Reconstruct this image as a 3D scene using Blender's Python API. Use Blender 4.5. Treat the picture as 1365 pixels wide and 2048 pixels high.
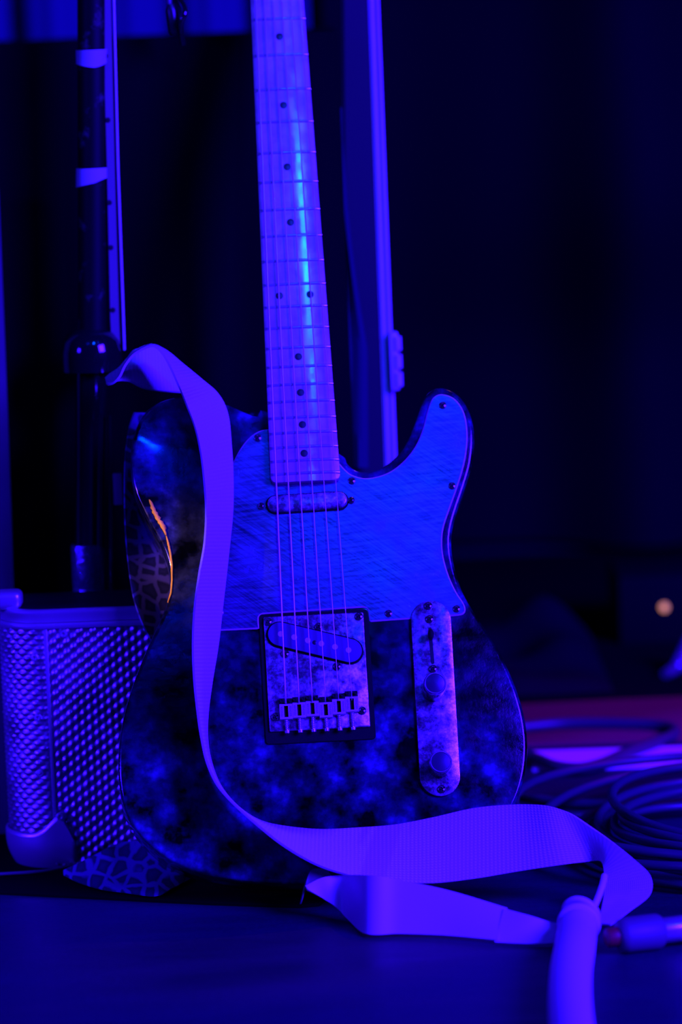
import bpy, bmesh, math, random
from mathutils import Vector, Matrix
random.seed(7)
for o in list(bpy.data.objects): bpy.data.objects.remove(o, do_unlink=True)
scn = bpy.context.scene
C = scn.collection
PI = math.pi

# ------------------------------------------------------------------ camera
H = 0.7215; PITCH = math.radians(8.0); ROLL = math.radians(2.3); F = 7500.0
right = Vector((1, 0, 0)); fwd = Vector((0, math.cos(PITCH), -math.sin(PITCH))); up = Vector((0, math.sin(PITCH), math.cos(PITCH)))
cup = up * math.cos(ROLL) + right * math.sin(ROLL)
crt = right * math.cos(ROLL) - up * math.sin(ROLL)
CAM = Vector((0, 0, H))
cd = bpy.data.cameras.new('camera'); cam = bpy.data.objects.new('camera', cd); C.objects.link(cam)
m3 = Matrix((crt, cup, -fwd)).transposed()
cam.matrix_world = Matrix.Translation(CAM) @ m3.to_4x4()
cd.sensor_fit = 'VERTICAL'; cd.sensor_height = 36.0; cd.sensor_width = 24.0
cd.lens = F * 36.0 / 2048.0
cd.clip_start = 0.05; cd.clip_end = 60
cd.dof.use_dof = True; cd.dof.focus_distance = 2.99; cd.dof.aperture_fstop = 3.4
scn.camera = cam

# ------------------------------------------------------------------ world, exposure
w = bpy.data.worlds.new('dark_hall'); scn.world = w; w.use_nodes = True
w.node_tree.nodes['Background'].inputs[0].default_value = (0.02, 0.004, 1.0, 1)
w.node_tree.nodes['Background'].inputs[1].default_value = 0.0015
vs = scn.view_settings
vs.view_transform = 'Standard'; vs.look = 'None'; vs.gamma = 1.0; vs.use_curve_mapping = False; vs.exposure = 0.0

# ------------------------------------------------------------------ stage lamps
def aim(o, tgt):
    d = Vector(tgt) - o.location
    o.rotation_euler = d.to_track_quat('-Z', 'Y').to_euler()
def spot(name, loc, tgt, col, power, deg=30, radius=0.06, blend=0.5):
    l = bpy.data.lights.new(name, 'SPOT'); l.color = col; l.energy = power; l.spot_size = math.radians(deg)
    l.spot_blend = blend; l.shadow_soft_size = radius
    o = bpy.data.objects.new(name, l); C.objects.link(o); o.location = loc; aim(o, tgt); return o
def area(name, loc, tgt, col, power, sx, sy):
    l = bpy.data.lights.new(name, 'AREA'); l.shape = 'RECTANGLE'; l.size = sx; l.size_y = sy; l.color = col; l.energy = power
    o = bpy.data.objects.new(name, l); C.objects.link(o); o.location = loc; aim(o, tgt); return o
BLUE = (0.019, 0.0020, 1.0); CYAN = (0.0, 0.022, 1.0)
area('stage_wash_lamp', (2.32, 0.58, 1.80), (0.08, 3.0, 0.2), BLUE, 1000, 1.3, 1.3)
for dz in (-0.19, 0.0, 0.19):
    spot('neck_truss_lamp', (0.66, 0.06 + 0.2 * dz, 3.22 + dz), (-0.035, 3.13, 0.62), (0.0, 0.040, 1.0), 130, 8.0, 0.06, 1.0)
spot('body_truss_lamp', (0.50, -0.14, 2.77), (0.056, 3.0, 0.335), (0.0, 0.045, 1.0), 42, 5.0, 0.05, 1.0)
area('side_wash_lamp', (-2.3, 1.2, 1.3), (-0.2, 3.0, 0.15), BLUE, 50, 0.5, 0.5)
spot('case_side_lamp', (-2.1, 2.35, 0.75), (-0.27, 3.07, 0.12), BLUE, 520, 10, 0.10, 0.8)
spot('truss_lamp_a', (-0.9, -0.1, 3.3), (0.05, 3.0, 0.3), (0.0, 0.012, 1.0), 32, 20, 0.02)
spot('truss_lamp_b', (1.4, 0.9, 3.2), (0.1, 3.0, 0.3), CYAN, 40, 20, 0.02)
spot('warm_pin_lamp', (-1.6, 1.9, 0.95), (-0.150, 2.99, 0.27), (1.0, 0.50, 0.12), 190, 3.0, 0.02, 0.4)
spot('warm_back_lamp', (0.9, 4.0, 2.2), (0.12, 3.02, 0.40), (1.0, 0.25, 0.03), 16, 8, 0.03, 0.6)
spot('red_floor_lamp', (1.6, 3.7, 1.6), (0.27, 3.50, 0.0), (1.0, 0.0, 0.12), 40, 18, 0.05, 0.7)
area('curtain_wash_lamp', (-1.5, 3.75, 1.3), (-0.15, 4.42, 0.75), (0.004, 0.0, 1.0), 3, 0.3, 0.3)

# ------------------------------------------------------------------ pixel -> place helpers
G3 = Matrix(((0.9986, -0.0206, 0.0481), (0.0523, 0.3896, -0.9195), (0.0002, 0.9208, 0.3901)))
GT = Vector((-0.0244, 2.9512, H - 0.5617))
def ray(x, y):
    return crt * ((x - 682.5) / F) - cup * ((y - 1024) / F) + fwd
def pix(x, y, Y):
    d = ray(x, y); return CAM + d * (Y / d.y)
def fpix(x, y, z=0.0):
    d = ray(x, y); return CAM + d * ((z - H) / d.z)
G3T = G3.transposed()
def gpix(x, y, w=0.0):
    d = G3T @ ray(x, y); o = G3T @ (CAM - GT)
    p = o + d * ((w - o.z) / d.z)
    return Vector((p.x, p.y, w))
def gw(p): return G3 @ Vector(p) + GT
def gworld(x, y, w): return gw(gpix(x, y, w))

# ------------------------------------------------------------------ materials
def mat(name, col, rough=0.5, metal=0.0, spec=0.5, coat=0.0, coat_rough=0.05):
    m = bpy.data.materials.new(name); m.use_nodes = True
    b = m.node_tree.nodes['Principled BSDF']
    b.inputs['Base Color'].default_value = (*col, 1); b.inputs['Roughness'].default_value = rough
    b.inputs['Metallic'].default_value = metal; b.inputs['Specular IOR Level'].default_value = spec
    b.inputs['Coat Weight'].default_value = coat; b.inputs['Coat Roughness'].default_value = coat_rough
    return m
def nn(m, t, **kw):
    n = m.node_tree.nodes.new(t)
    for k, v in kw.items(): setattr(n, k, v)
    return n
def lk(m, a, b): m.node_tree.links.new(a, b)
def bsdf(m): return m.node_tree.nodes['Principled BSDF']
def coords(m, scale=(1, 1, 1), kind='Object', rot=(0, 0, 0)):
    tc = nn(m, 'ShaderNodeTexCoord'); mp = nn(m, 'ShaderNodeMapping')
    mp.inputs['Scale'].default_value = scale; mp.inputs['Rotation'].default_value = rot
    lk(m, tc.outputs[kind], mp.inputs['Vector']); return mp.outputs['Vector']
def scratch_coords(m, deg, scale):
    tc = nn(m, 'ShaderNodeTexCoord'); a = nn(m, 'ShaderNodeMapping'); b = nn(m, 'ShaderNodeMapping')
    a.inputs['Rotation'].default_value = (0, 0, math.radians(deg)); b.inputs['Scale'].default_value = scale
    lk(m, tc.outputs['Object'], a.inputs['Vector']); lk(m, a.outputs['Vector'], b.inputs['Vector']); return b.outputs['Vector']
def noise(m, vec, scale, detail=6, rough=0.6, dist=0.0):
    n = nn(m, 'ShaderNodeTexNoise'); n.inputs['Scale'].default_value = scale; n.inputs['Detail'].default_value = detail
    n.inputs['Roughness'].default_value = rough; n.inputs['Distortion'].default_value = dist
    lk(m, vec, n.inputs['Vector']); return n.outputs['Fac']
def ramp(m, fac, stops):
    r = nn(m, 'ShaderNodeValToRGB'); e = r.color_ramp.elements
    while len(e) < len(stops): e.new(0.5)
    for el, (p, c) in zip(e, stops):
        el.position = p; el.color = (*c, 1) if isinstance(c, tuple) else (c, c, c, 1)
    lk(m, fac, r.inputs['Fac']); return r.outputs['Color']
def bump(m, fac, strength=0.3, dist=0.001):
    b = nn(m, 'ShaderNodeBump'); b.inputs['Strength'].default_value = strength; b.inputs['Distance'].default_value = dist
    lk(m, fac, b.inputs['Height']); lk(m, b.outputs['Normal'], bsdf(m).inputs['Normal']); return b
def mixc(m, fac, a, b, mode='MIX'):
    n = nn(m, 'ShaderNodeMix', data_type='RGBA', blend_type=mode)
    for s, v in ((n.inputs[0], fac), (n.inputs[6], a), (n.inputs[7], b)):
        if isinstance(v, (int, float)): s.default_value = v
        elif isinstance(v, tuple): s.default_value = (*v, 1)
        else: lk(m, v, s)
    return n.outputs[2]

M = {}
# guitar finish: mottled dark lacquer, worn and scratched
m = M['body'] = mat('mottled_dark_lacquer', (0.05, 0.05, 0.05), 0.22, 0.0, 0.2, 0.6, 0.05)
v = coords(m)
n1 = noise(m, v, 34, 4, 0.55); n2 = noise(m, v, 110, 4, 0.6); n3 = noise(m, v, 9, 3, 0.5); n4 = noise(m, v, 60, 6, 0.6)
c = ramp(m, n1, [(0.38, (0.001, 0.001, 0.004)), (0.54, (0.024, 0.03, 0.10)), (0.70, (0.10, 0.11, 0.36))])
c2 = ramp(m, n2, [(0.36, 0.45), (0.64, 1.0)])
c3 = ramp(m, n3, [(0.38, 0.12), (0.58, 1.0)])
lk(m, mixc(m, 1.0, mixc(m, 1.0, c, c2, 'MULTIPLY'), c3, 'MULTIPLY'), bsdf(m).inputs['Base Color'])
lk(m, ramp(m, n4, [(0.4, 0.12), (0.7, 0.26)]), bsdf(m).inputs['Roughness'])
bump(m, n4, 0.35, 0.0010)
# pickguard: scratched satin
m = M['guard'] = mat('scratched_satin_guard', (0.30, 0.30, 0.32), 0.30, 0.65, 0.5)
s1 = noise(m, scratch_coords(m, 38, (16, 620, 1)), 1.0, 4, 0.7); s2 = noise(m, coords(m), 15, 7, 0.62); s3 = noise(m, scratch_coords(m, -4, (40, 420, 1)), 1.0, 4, 0.65)
sc = mixc(m, noise(m, coords(m), 11, 2, 0.4), s1, s3)
lk(m, mixc(m, 0.5, ramp(m, s2, [(0.38, (0.02, 0.02, 0.06)), (0.62, (0.14, 0.12, 0.32))]), ramp(m, sc, [(0.42, (0.03, 0.03, 0.08)), (0.62, (0.30, 0.25, 0.58))]), 'MIX'), bsdf(m).inputs['Base Color'])
lk(m, ramp(m, s2, [(0.35, 0.18), (0.65, 0.30)]), bsdf(m).inputs['Roughness'])
bump(m, sc, 0.16, 0.0004)
M['guard_edge'] = mat('cream_ply_edge', (0.75, 0.62, 0.60), 0.5)
# maple neck
m = M['maple'] = mat('lacquered_maple', (0.72, 0.50, 0.30), 0.34, 0.0, 0.4, 1.0, 0.06)
n1 = noise(m, coords(m, (60, 9, 1)), 1.0, 5, 0.6, 0.3); n2 = noise(m, coords(m), 55, 7, 0.6, 0.5)
lk(m, mixc(m, 1.0, ramp(m, n1, [(0.3, (0.50, 0.38, 0.30)), (0.7, (0.66, 0.50, 0.42))]), ramp(m, n2, [(0.36, 0.72), (0.6, 1.0)]), 'MULTIPLY'), bsdf(m).inputs['Base Color'])
lk(m, ramp(m, n2, [(0.38, 0.04), (0.62, 0.15)]), bsdf(m).inputs['Coat Roughness'])
n3 = noise(m, coords(m, (1, 0.45, 1)), 120, 3, 0.5); bump(m, n3, 0.40, 0.0016)
M['inlay'] = mat('black_inlay', (0.012, 0.012, 0.014), 0.35)
M['fret'] = mat('nickel_fret_wire', (0.66, 0.62, 0.62), 0.24, 0.7)
M['string'] = mat('wound_steel_string', (0.75, 0.58, 0.55), 0.34, 0.85)
# aged chrome
m = M['chrome'] = mat('tarnished_chrome', (0.6, 0.6, 0.6), 0.25, 0.6)
n1 = noise(m, coords(m), 85, 7, 0.62, 0.25); n2 = noise(m, coords(m), 420, 5, 0.6, 0.2)
lk(m, mixc(m, 1.0, ramp(m, n1, [(0.38, 0.16), (0.50, 0.42), (0.64, 0.85)]), ramp(m, n2, [(0.40, 0.45), (0.58, 1.0)]), 'MULTIPLY'), bsdf(m).inputs['Base Color'])
lk(m, ramp(m, n1, [(0.35, 0.16), (0.7, 0.42)]), bsdf(m).inputs['Roughness'])
bump(m, n1, 0.2, 0.0006)
M['knob'] = mat('smoky_chrome', (0.04, 0.04, 0.05), 0.12, 0.8)
M['knob_top'] = mat('worn_knob_top', (0.12, 0.12, 0.18), 0.25, 0.8)
M['screw'] = mat('old_steel_screw', (0.16, 0.15, 0.15), 0.28, 0.9)
M['black'] = mat('black_plastic', (0.002, 0.002, 0.0025), 0.7, 0, 0.15)
M['pickup'] = mat('black_bobbin_flatwork', (0.07, 0.065, 0.14), 0.6, 0, 0.3)
M['pole'] = mat('dull_magnet_steel', (0.62, 0.58, 0.62), 0.5, 0.1)
M['saddle'] = mat('worn_nickel_saddle', (0.62, 0.58, 0.60), 0.4, 0.3)
M['dark_metal'] = mat('dark_metal', (0.03, 0.03, 0.035), 0.3, 0.7)
M['bare_wood'] = mat('bare_wood', (0.78, 0.40, 0.035), 0.8, 0, 0.1)
n1 = noise(M['bare_wood'], coords(M['bare_wood'], (500, 60, 200)), 1.0, 4); bump(M['bare_wood'], n1, 0.5, 0.0006)
# strap
m = M['webbing'] = mat('white_cotton_webbing', (0.60, 0.58, 0.60), 0.85, 0, 0.2)
uvn = nn(m, 'ShaderNodeUVMap'); wv = []
for direction, sc in (('X', 150), ('Y', 100)):
    t = nn(m, 'ShaderNodeTexWave', wave_type='BANDS', bands_direction=direction); t.inputs['Scale'].default_value = sc
    t.inputs['Distortion'].default_value = 0.6; t.inputs['Detail'].default_value = 1
    lk(m, uvn.outputs['UV'], t.inputs['Vector']); wv.append(t.outputs['Fac'])
mu = nn(m, 'ShaderNodeMath', operation='MULTIPLY'); lk(m, wv[0], mu.inputs[0]); lk(m, wv[1], mu.inputs[1])
bump(m, mu.outputs[0], 0.8, 0.0006)
lk(m, ramp(m, mu.outputs[0], [(0.0, (0.52, 0.50, 0.53)), (0.5, (0.64, 0.62, 0.64))]), bsdf(m).inputs['Base Color'])
M['white_vinyl'] = mat('white_vinyl', (0.66, 0.64, 0.66), 0.45)
M['white_rubber'] = mat('white_rubber', (0.72, 0.74, 0.76), 0.5)
# case
m = M['case'] = mat('embossed_aluminium', (0.45, 0.45, 0.46), 0.38, 0.9)
n1 = noise(m, coords(m), 45, 7, 0.6); lk(m, ramp(m, n1, [(0.3, 0.28), (0.7, 0.52)]), bsdf(m).inputs['Base Color'])
lk(m, ramp(m, n1, [(0.3, 0.30), (0.7, 0.48)]), bsdf(m).inputs['Roughness'])
M['trim'] = mat('brushed_aluminium_trim', (0.55, 0.55, 0.56), 0.34, 0.75)
n1 = noise(M['trim'], coords(M['trim'], (12, 12, 300)), 1.0, 5); bump(M['trim'], n1, 0.15, 0.0005)
# leopard
m = M['leopard'] = mat('leopard_print_cloth', (0.2, 0.2, 0.2), 0.85, 0, 0.15)
uvn = nn(m, 'ShaderNodeUVMap'); vo = nn(m, 'ShaderNodeTexVoronoi', feature='DISTANCE_TO_EDGE'); vo.inputs['Scale'].default_value = 84; vo.inputs['Randomness'].default_value = 0.8
nz = nn(m, 'ShaderNodeTexNoise'); nz.inputs['Scale'].default_value = 70; lk(m, uvn.outputs['UV'], nz.inputs['Vector'])
lk(m, mixc(m, 0.006, uvn.outputs['UV'], nz.outputs['Color']), vo.inputs['Vector'])
lk(m, ramp(m, vo.outputs['Distance'], [(0.08, (0.13, 0.10, 0.30)), (0.17, (0.020, 0.020, 0.06)), (0.40, (0.034, 0.032, 0.095))]), bsdf(m).inputs['Base Color'])
# floor and cloths
m = M['floor'] = mat('stage_vinyl', (0.075, 0.072, 0.075), 0.52, 0, 0.22)
n1 = noise(m, coords(m, (1.2, 4.0, 1)), 4, 6, 0.6, 0.3); n2 = noise(m, coords(m), 220, 3)
lk(m, mixc(m, 0.3, ramp(m, n1, [(0.34, (0.006, 0.006, 0.022)), (0.66, (0.014, 0.013, 0.045))]), ramp(m, n2, [(0.4, (0.006, 0.006, 0.02)), (0.6, (0.014, 0.013, 0.045))])), bsdf(m).inputs['Base Color'])
lk(m, ramp(m, n1, [(0.3, 0.40), (0.7, 0.6)]), bsdf(m).inputs['Roughness']); bump(m, n2, 0.2, 0.0006)
M['black_cloth'] = mat('black_cloth', (0.0025, 0.0025, 0.003), 0.95, 0, 0.02)
M['skirt'] = mat('black_skirt_cloth', (0.003, 0.003, 0.0035), 0.9, 0, 0.02)
M['curtain'] = mat('grey_blue_curtain', (0.02, 0.025, 0.10), 0.85, 0, 0.2)
M['backdrop'] = mat('black_backdrop', (0.0045, 0.0045, 0.006), 0.8, 0, 0.02)
M['gloss_black'] = mat('gloss_black', (0.005, 0.005, 0.006), 0.10, 0, 0.6, 0.5, 0.04)
m = M['dull_black'] = mat('scuffed_black_tube', (0.012, 0.012, 0.013), 0.5, 0, 0.12)
n1 = noise(m, coords(m), 60, 6, 0.6); lk(m, ramp(m, n1, [(0.58, 0.003), (0.74, 0.06)]), bsdf(m).inputs['Base Color'])
M['tape'] = mat('pale_cloth_tape', (0.42, 0.42, 0.46), 0.7)
M['pale_wood'] = mat('pale_strip', (0.16, 0.13, 0.13), 0.6)
M['board'] = mat('dark_board', (0.006, 0.006, 0.012), 0.5)
M['alu_edge'] = mat('aluminium_edge', (0.72, 0.66, 0.74), 0.5, 0.1)
M['cable'] = mat('black_rubber_cable', (0.035, 0.035, 0.055), 0.42, 0, 0.5)
M['plug_body'] = mat('dark_plug', (0.10, 0.10, 0.11), 0.5)
M['bright_metal'] = mat('bright_nickel', (0.7, 0.66, 0.70), 0.25, 0.8)
M['paper'] = mat('white_paper', (0.72, 0.72, 0.74), 0.7)
m = M['amber'] = mat('amber_led', (0.8, 0.4, 0.1), 0.4); bsdf(m).inputs['Emission Color'].default_value = (1, 0.36, 0.06, 1); bsdf(m).inputs['Emission Strength'].default_value = 0.9

# ------------------------------------------------------------------ mesh helpers
def finish(me, mats, smooth=True, ang=35):
    for mm in (mats if isinstance(mats, (list, tuple)) else [mats]): me.materials.append(mm)
    if smooth:
        for p in me.polygons: p.use_smooth = True
        me.set_sharp_from_angle(angle=math.radians(ang))
def mesh(name, vs_, fs, mats, smooth=True, ang=35, mi=None, uv=None):
    me = bpy.data.meshes.new(name); me.from_pydata([tuple(p) for p in vs_], [], fs); me.update()
    bm = bmesh.new(); bm.from_mesh(me); bmesh.ops.recalc_face_normals(bm, faces=bm.faces); bm.to_mesh(me); bm.free()
    if mi:
        for p, k in zip(me.polygons, mi): p.material_index = k
    if uv:
        l = me.uv_layers.new(name='UVMap')
        for lp in me.loops: l.data[lp.index].uv = uv[lp.vertex_index]
    finish(me, mats, smooth, ang); return me
def link(name, me, parent=None, loc=None, mtx=None):
    o = bpy.data.objects.new(name, me); C.objects.link(o)
    if parent is not None: o.parent = parent
    if mtx is not None: o.matrix_basis = mtx
    if loc is not None: o.location = loc
    return o
def tag(o, label, cat, group=None):
    o['label'] = label; o['category'] = cat
    if group: o['group'] = group
    return o
def struct(o): o['kind'] = 'structure'; return o
def root(name, label, cat, loc=(0, 0, 0), mtx=None):
    o = bpy.data.objects.new(name, None); C.objects.link(o); o.empty_display_size = 0.05
    if mtx is not None: o.matrix_world = mtx
    else: o.location = loc
    return tag(o, label, cat)
def crom(P, n, closed=False):
    """Catmull-Rom through the points P, n samples per span"""
    out = []; N = len(P); rng = N if closed else N - 1
    for i in range(rng):
        if closed: a, b, c_, d = P[(i - 1) % N], P[i], P[(i + 1) % N], P[(i + 2) % N]
        else: a, b, c_, d = P[max(i - 1, 0)], P[i], P[i + 1], P[min(i + 2, N - 1)]
        for k in range(n):
            t = k / n; t2 = t * t; t3 = t2 * t
            out.append(0.5 * ((2 * b) + (c_ - a) * t + (2 * a - 5 * b + 4 * c_ - d) * t2 + (3 * b - a - 3 * c_ + d) * t3))
    if not closed: out.append(P[-1].copy())
    return out
def resample(P, step, closed=True):
    Q = P + [P[0]] if closed else P
    L = [0]
    for i in range(1, len(Q)): L.append(L[-1] + (Q[i] - Q[i - 1]).length)
    n = max(3, int(L[-1] / step)); out = []; j = 0
    for k in range(n if closed else n + 1):
        s = L[-1] * k / n
        while j < len(L) - 2 and L[j + 1] < s: j += 1
        d = L[j + 1] - L[j]; t = (s - L[j]) / d if d > 1e-12 else 0
        out.append(Q[j].lerp(Q[j + 1], t))
    return out
def offset(P, d):
    """inset a closed 2-d outline (in its xy) by d; works for either winding"""
    A = sum(P[i].x * P[(i + 1) % len(P)].y - P[(i + 1) % len(P)].x * P[i].y for i in range(len(P)))
    s = 1 if A > 0 else -1; out = []; N = len(P)
    for i in range(N):
        t = P[(i + 1) % N] - P[i - 1]
        nrm = Vector((-t.y, t.x, 0)); nrm.normalize()
        out.append(P[i] + nrm * d * s)
    return out
def slab(name, outline, prof, mats, ang=40, mi_fn=None):
    """closed outline swept through profile [(inset, w)...] from top to bottom, capped"""
    V = []; Fc = []; mi = []; N = len(outline)
    for ins, wz in prof:
        for p in offset(outline, ins): V.append((p.x, p.y, wz))
    for r in range(len(prof) - 1):
        for i in range(N):
            j = (i + 1) % N
            Fc.append((r * N + i, r * N + j, (r + 1) * N + j, (r + 1) * N + i)); mi.append(mi_fn(r) if mi_fn else 0)
    Fc.append(tuple(range(N))); mi.append(0)
    b = (len(prof) - 1) * N
    Fc.append(tuple(b + i for i in reversed(range(N)))); mi.append(0)
    return mesh(name, V, Fc, mats, True, ang, mi)
def tube(name, P, r, mats, seg=10, closed=False, cap=True):
    """tube along points; r number or list"""
    V = []; Fc = []; N = len(P)
    R_ = r if isinstance(r, (list, tuple)) else [r] * N
    prev = None
    for i in range(N):
        if closed: t = P[(i + 1) % N] - P[i - 1]
        else: t = P[min(i + 1, N - 1)] - P[max(i - 1, 0)]
        t.normalize()
        if prev is None:
            a = Vector((0, 0, 1)) if abs(t.z) < 0.9 else Vector((1, 0, 0))
            nrm = t.cross(a).normalized()
        else:
            nrm = (prev - t * prev.dot(t)).normalized()
        prev = nrm; bn = t.cross(nrm)
        for k in range(seg):
            a = 2 * PI * k / seg
            V.append(P[i] + (nrm * math.cos(a) + bn * math.sin(a)) * R_[i])
    for i in range(N if closed else N - 1):
        j = (i + 1) % N
        for k in range(seg):
            k2 = (k + 1) % seg
            Fc.append((i * seg + k, i * seg + k2, j * seg + k2, j * seg + k))
    if cap and not closed:
        Fc.append(tuple(range(seg))); Fc.append(tuple((N - 1) * seg + k for k in range(seg)))
    return mesh(name, V, Fc, mats, True, 50)
def lathe(name, prof, mats, seg=24, mi_fn=None, ang=35):
    """profile [(r,z)...] turned round z"""
    V = []; Fc = []; mi = []
    for r, z in prof:
        for k in range(seg):
            a = 2 * PI * k / seg; V.append((r * math.cos(a), r * math.sin(a), z))
    for i in range(len(prof) - 1):
        for k in range(seg):
            k2 = (k + 1) % seg
            Fc.append((i * seg + k, i * seg + k2, (i + 1) * seg + k2, (i + 1) * seg + k)); mi.append(mi_fn(i) if mi_fn else 0)
    Fc.append(tuple(range(seg))); mi.append(mi_fn(0) if mi_fn else 0)
    Fc.append(tuple((len(prof) - 1) * seg + k for k in range(seg))); mi.append(mi_fn(len(prof) - 2) if mi_fn else 0)
    return mesh(name, V, Fc, mats, True, ang, mi)
def box(name, x0, x1, y0, y1, z0, z1, mats, bev=0.0, seg=2):
    bm = bmesh.new(); bmesh.ops.create_cube(bm, size=1)
    for v_ in bm.verts: v_.co = Vector(((x0 + x1) / 2 + v_.co.x * (x1 - x0), (y0 + y1) / 2 + v_.co.y * (y1 - y0), (z0 + z1) / 2 + v_.co.z * (z1 - z0)))
    if bev: bmesh.ops.bevel(bm, geom=bm.edges[:], offset=bev, segments=seg, affect='EDGES', profile=0.5)
    me = bpy.data.meshes.new(name); bm.to_mesh(me); bm.free(); finish(me, mats); return me
def grid(name, rows, mats, thick=0.0, uv=None, ang=60, closed_v=False):
    """rows: list of equal-length point lists; thick>0 gives it a back a little way behind"""
    n = len(rows[0]); V = [p for r in rows for p in r]; Fc = []
    for i in range(len(rows) - 1):
        for j in range(n - 1):
            Fc.append((i * n + j, i * n + j + 1, (i + 1) * n + j + 1, (i + 1) * n + j))
    me = mesh(name, V, Fc, mats, True, ang, None, [q for r in uv for q in r] if uv else None)
    if thick:
        bm = bmesh.new(); bm.from_mesh(me)
        bmesh.ops.solidify(bm, geom=bm.faces[:], thickness=thick); bm.to_mesh(me); bm.free()
        for p in me.polygons: p.use_smooth = True
        me.set_sharp_from_angle(angle=math.radians(ang))
    return me
def capsule(p0, p1, r, n=14):
    d = (p1 - p0); d.z = 0; d.normalize(); a0 = math.atan2(d.y, d.x); out = []
    for k in range(n + 1):
        a = a0 - PI / 2 + PI * k / n; out.append(Vector((p1.x + r * math.cos(a), p1.y + r * math.sin(a), 0)))
    for k in range(n + 1):
        a = a0 + PI / 2 + PI * k / n; out.append(Vector((p0.x + r * math.cos(a), p0.y + r * math.sin(a), 0)))
    return out
def rrect(u0, u1, v0, v1, r, n=5):
    out = []
    for cx, cy, a0 in ((u1 - r, v1 - r, 0), (u0 + r, v1 - r, PI / 2), (u0 + r, v0 + r, PI), (u1 - r, v0 + r, 1.5 * PI)):
        for k in range(n + 1):
            a = a0 + PI / 2 * k / n; out.append(Vector((cx + r * math.cos(a), cy + r * math.sin(a), 0)))
    return out
def screw_mesh(r, h, m_):
    """domed screw with a cross recess"""
    seg = 16; V = [(0, 0, h - 0.45 * r)]; Fc = []
    for f_ in (0.16, 0.38, 0.60, 0.80, 0.95, 1.0):
        for k in range(seg):
            a = 2 * PI * k / seg + 0.4
            z = h * math.sqrt(max(0, 1 - 0.75 * f_ * f_)) if f_ < 1 else 0
            if k % 4 == 0 and f_ < 0.61: z -= 0.42 * r
            elif f_ < 0.2: z -= 0.2 * r
            V.append((r * f_ * math.cos(a), r * f_ * math.sin(a), z))
    for k in range(seg): Fc.append((0, 1 + k, 1 + (k + 1) % seg))
    for q in range(5):
        for k in range(seg):
            k2 = (k + 1) % seg
            Fc.append((1 + q * seg + k, 1 + (q + 1) * seg + k, 1 + (q + 1) * seg + k2, 1 + q * seg + k2))
    return mesh('screw', V, Fc, m_, True, 30)

# ================================================================== THE SETTING
struct(link('floor', box('floor', -3.5, 3.5, -0.9, 6.0, -0.05, 0.0, M['floor'])))
struct(link('wall_back', box('wall_back', -3.5, 3.5, 5.2, 5.3, 0, 3.6, M['backdrop'])))
def drape(name, x0, x1, Y, z0, z1, m_, wl, amp, wr, seed, step=0.02, thick=0.003):
    rnd = random.Random(seed); ph = [rnd.uniform(0, 6.28) for _ in range(8)]
    nx = int((x1 - x0) / step); nz = int((z1 - z0) / 0.04); rows = []
    for j in range(nz + 1):
        z = z0 + (z1 - z0) * j / nz; row = []
        for i in range(nx + 1):
            x = x0 + (x1 - x0) * i / nx
            q = x * 2 * PI / wl + 0.6 * math.sin(x * 5.1 + ph[0]) + 0.15 * math.sin(z * 2 + ph[1])
            y = Y + amp * math.sin(q) + amp * 0.35 * math.sin(2.3 * q + ph[2])
            y += wr * (math.sin(4.2 * x + 6.5 * z + ph[3]) * math.sin(5.5 * z - 3.1 * x + ph[4]) + 0.6 * math.sin(11 * x - 8 * z + ph[5]) * math.sin(9 * z + 7 * x + ph[6]))
            row.append(Vector((x, y, z)))
        rows.append(row)
    return grid(name, rows, m_, thick, None, 80)
cg = pix(345, 40, 4.42).x; rows = []
for j in range(31):
    z = 0.01 + 2.39 * j / 30; row = []
    for i in range(330):
        x = -1.6 + 1.585 * i / 329
        k = (((x - cg) / 0.0943 + 0.5 + 0.03 * math.sin(z * 3 + x * 9)) % 1 - 0.5) * 2
        row.append(Vector((x, 4.42 + 0.075 * math.exp(-(k / 0.26) ** 2) - 0.006 * math.cos(k * 5) + 0.004 * math.sin(x * 31), z)))
    rows.append(row)
tag(link('stage_curtain', grid('stage_curtain', rows, M['curtain'], 0.003, None, 80)),
    'pleated blue-lit curtain hanging behind the black draped table', 'curtain')
tag(link('backdrop_cloth', drape('backdrop_cloth', 0.0, 2.0, 4.75, 0.01, 2.6, M['backdrop'], 0.42, 0.03, 0.055, 11, 0.02)),
    'creased black backdrop cloth filling the dark right side', 'backdrop')

# black draped table the guitar leans on
TY = 3.235; TZ = pix(350, 76, TY).z
t = root('draped_table', 'black cloth-covered table behind the guitar neck', 'table', (-0.45, TY + 0.3, 0))
TX1 = pix(684, 300, TY).x
def loc(o_, p): return Vector(p) - o_.location
link('table_top', box('table_top', -1.0 + 0.45, TX1 + 0.45, -0.285, 0.3, TZ - 0.03, TZ - 0.003, M['black_cloth'], 0.004), t)
rows = []
for j in range(26):
    z = 0.006 + (TZ - 0.006) * j / 25; row = []
    for i in range(171):
        x = -1.0 + (TX1 + 1.0) * i / 170; k = 1 - j / 25
        y = TY + k * (0.012 * math.sin(x * 62 + 1.3 * math.sin(x * 9)) + 0.006 * math.sin(x * 131)) - 0.012 * k
        row.append(loc(t, (x, y, z)))
    rows.append(row)
link('table_skirt', grid('table_skirt', rows, M['skirt'], 0.002), t)

link('table_skirt', box('table_skirt', TX1 + 0.446, TX1 + 0.449, -0.288, 0.3, 0.006, TZ - 0.004, M['skirt']), t)

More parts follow.
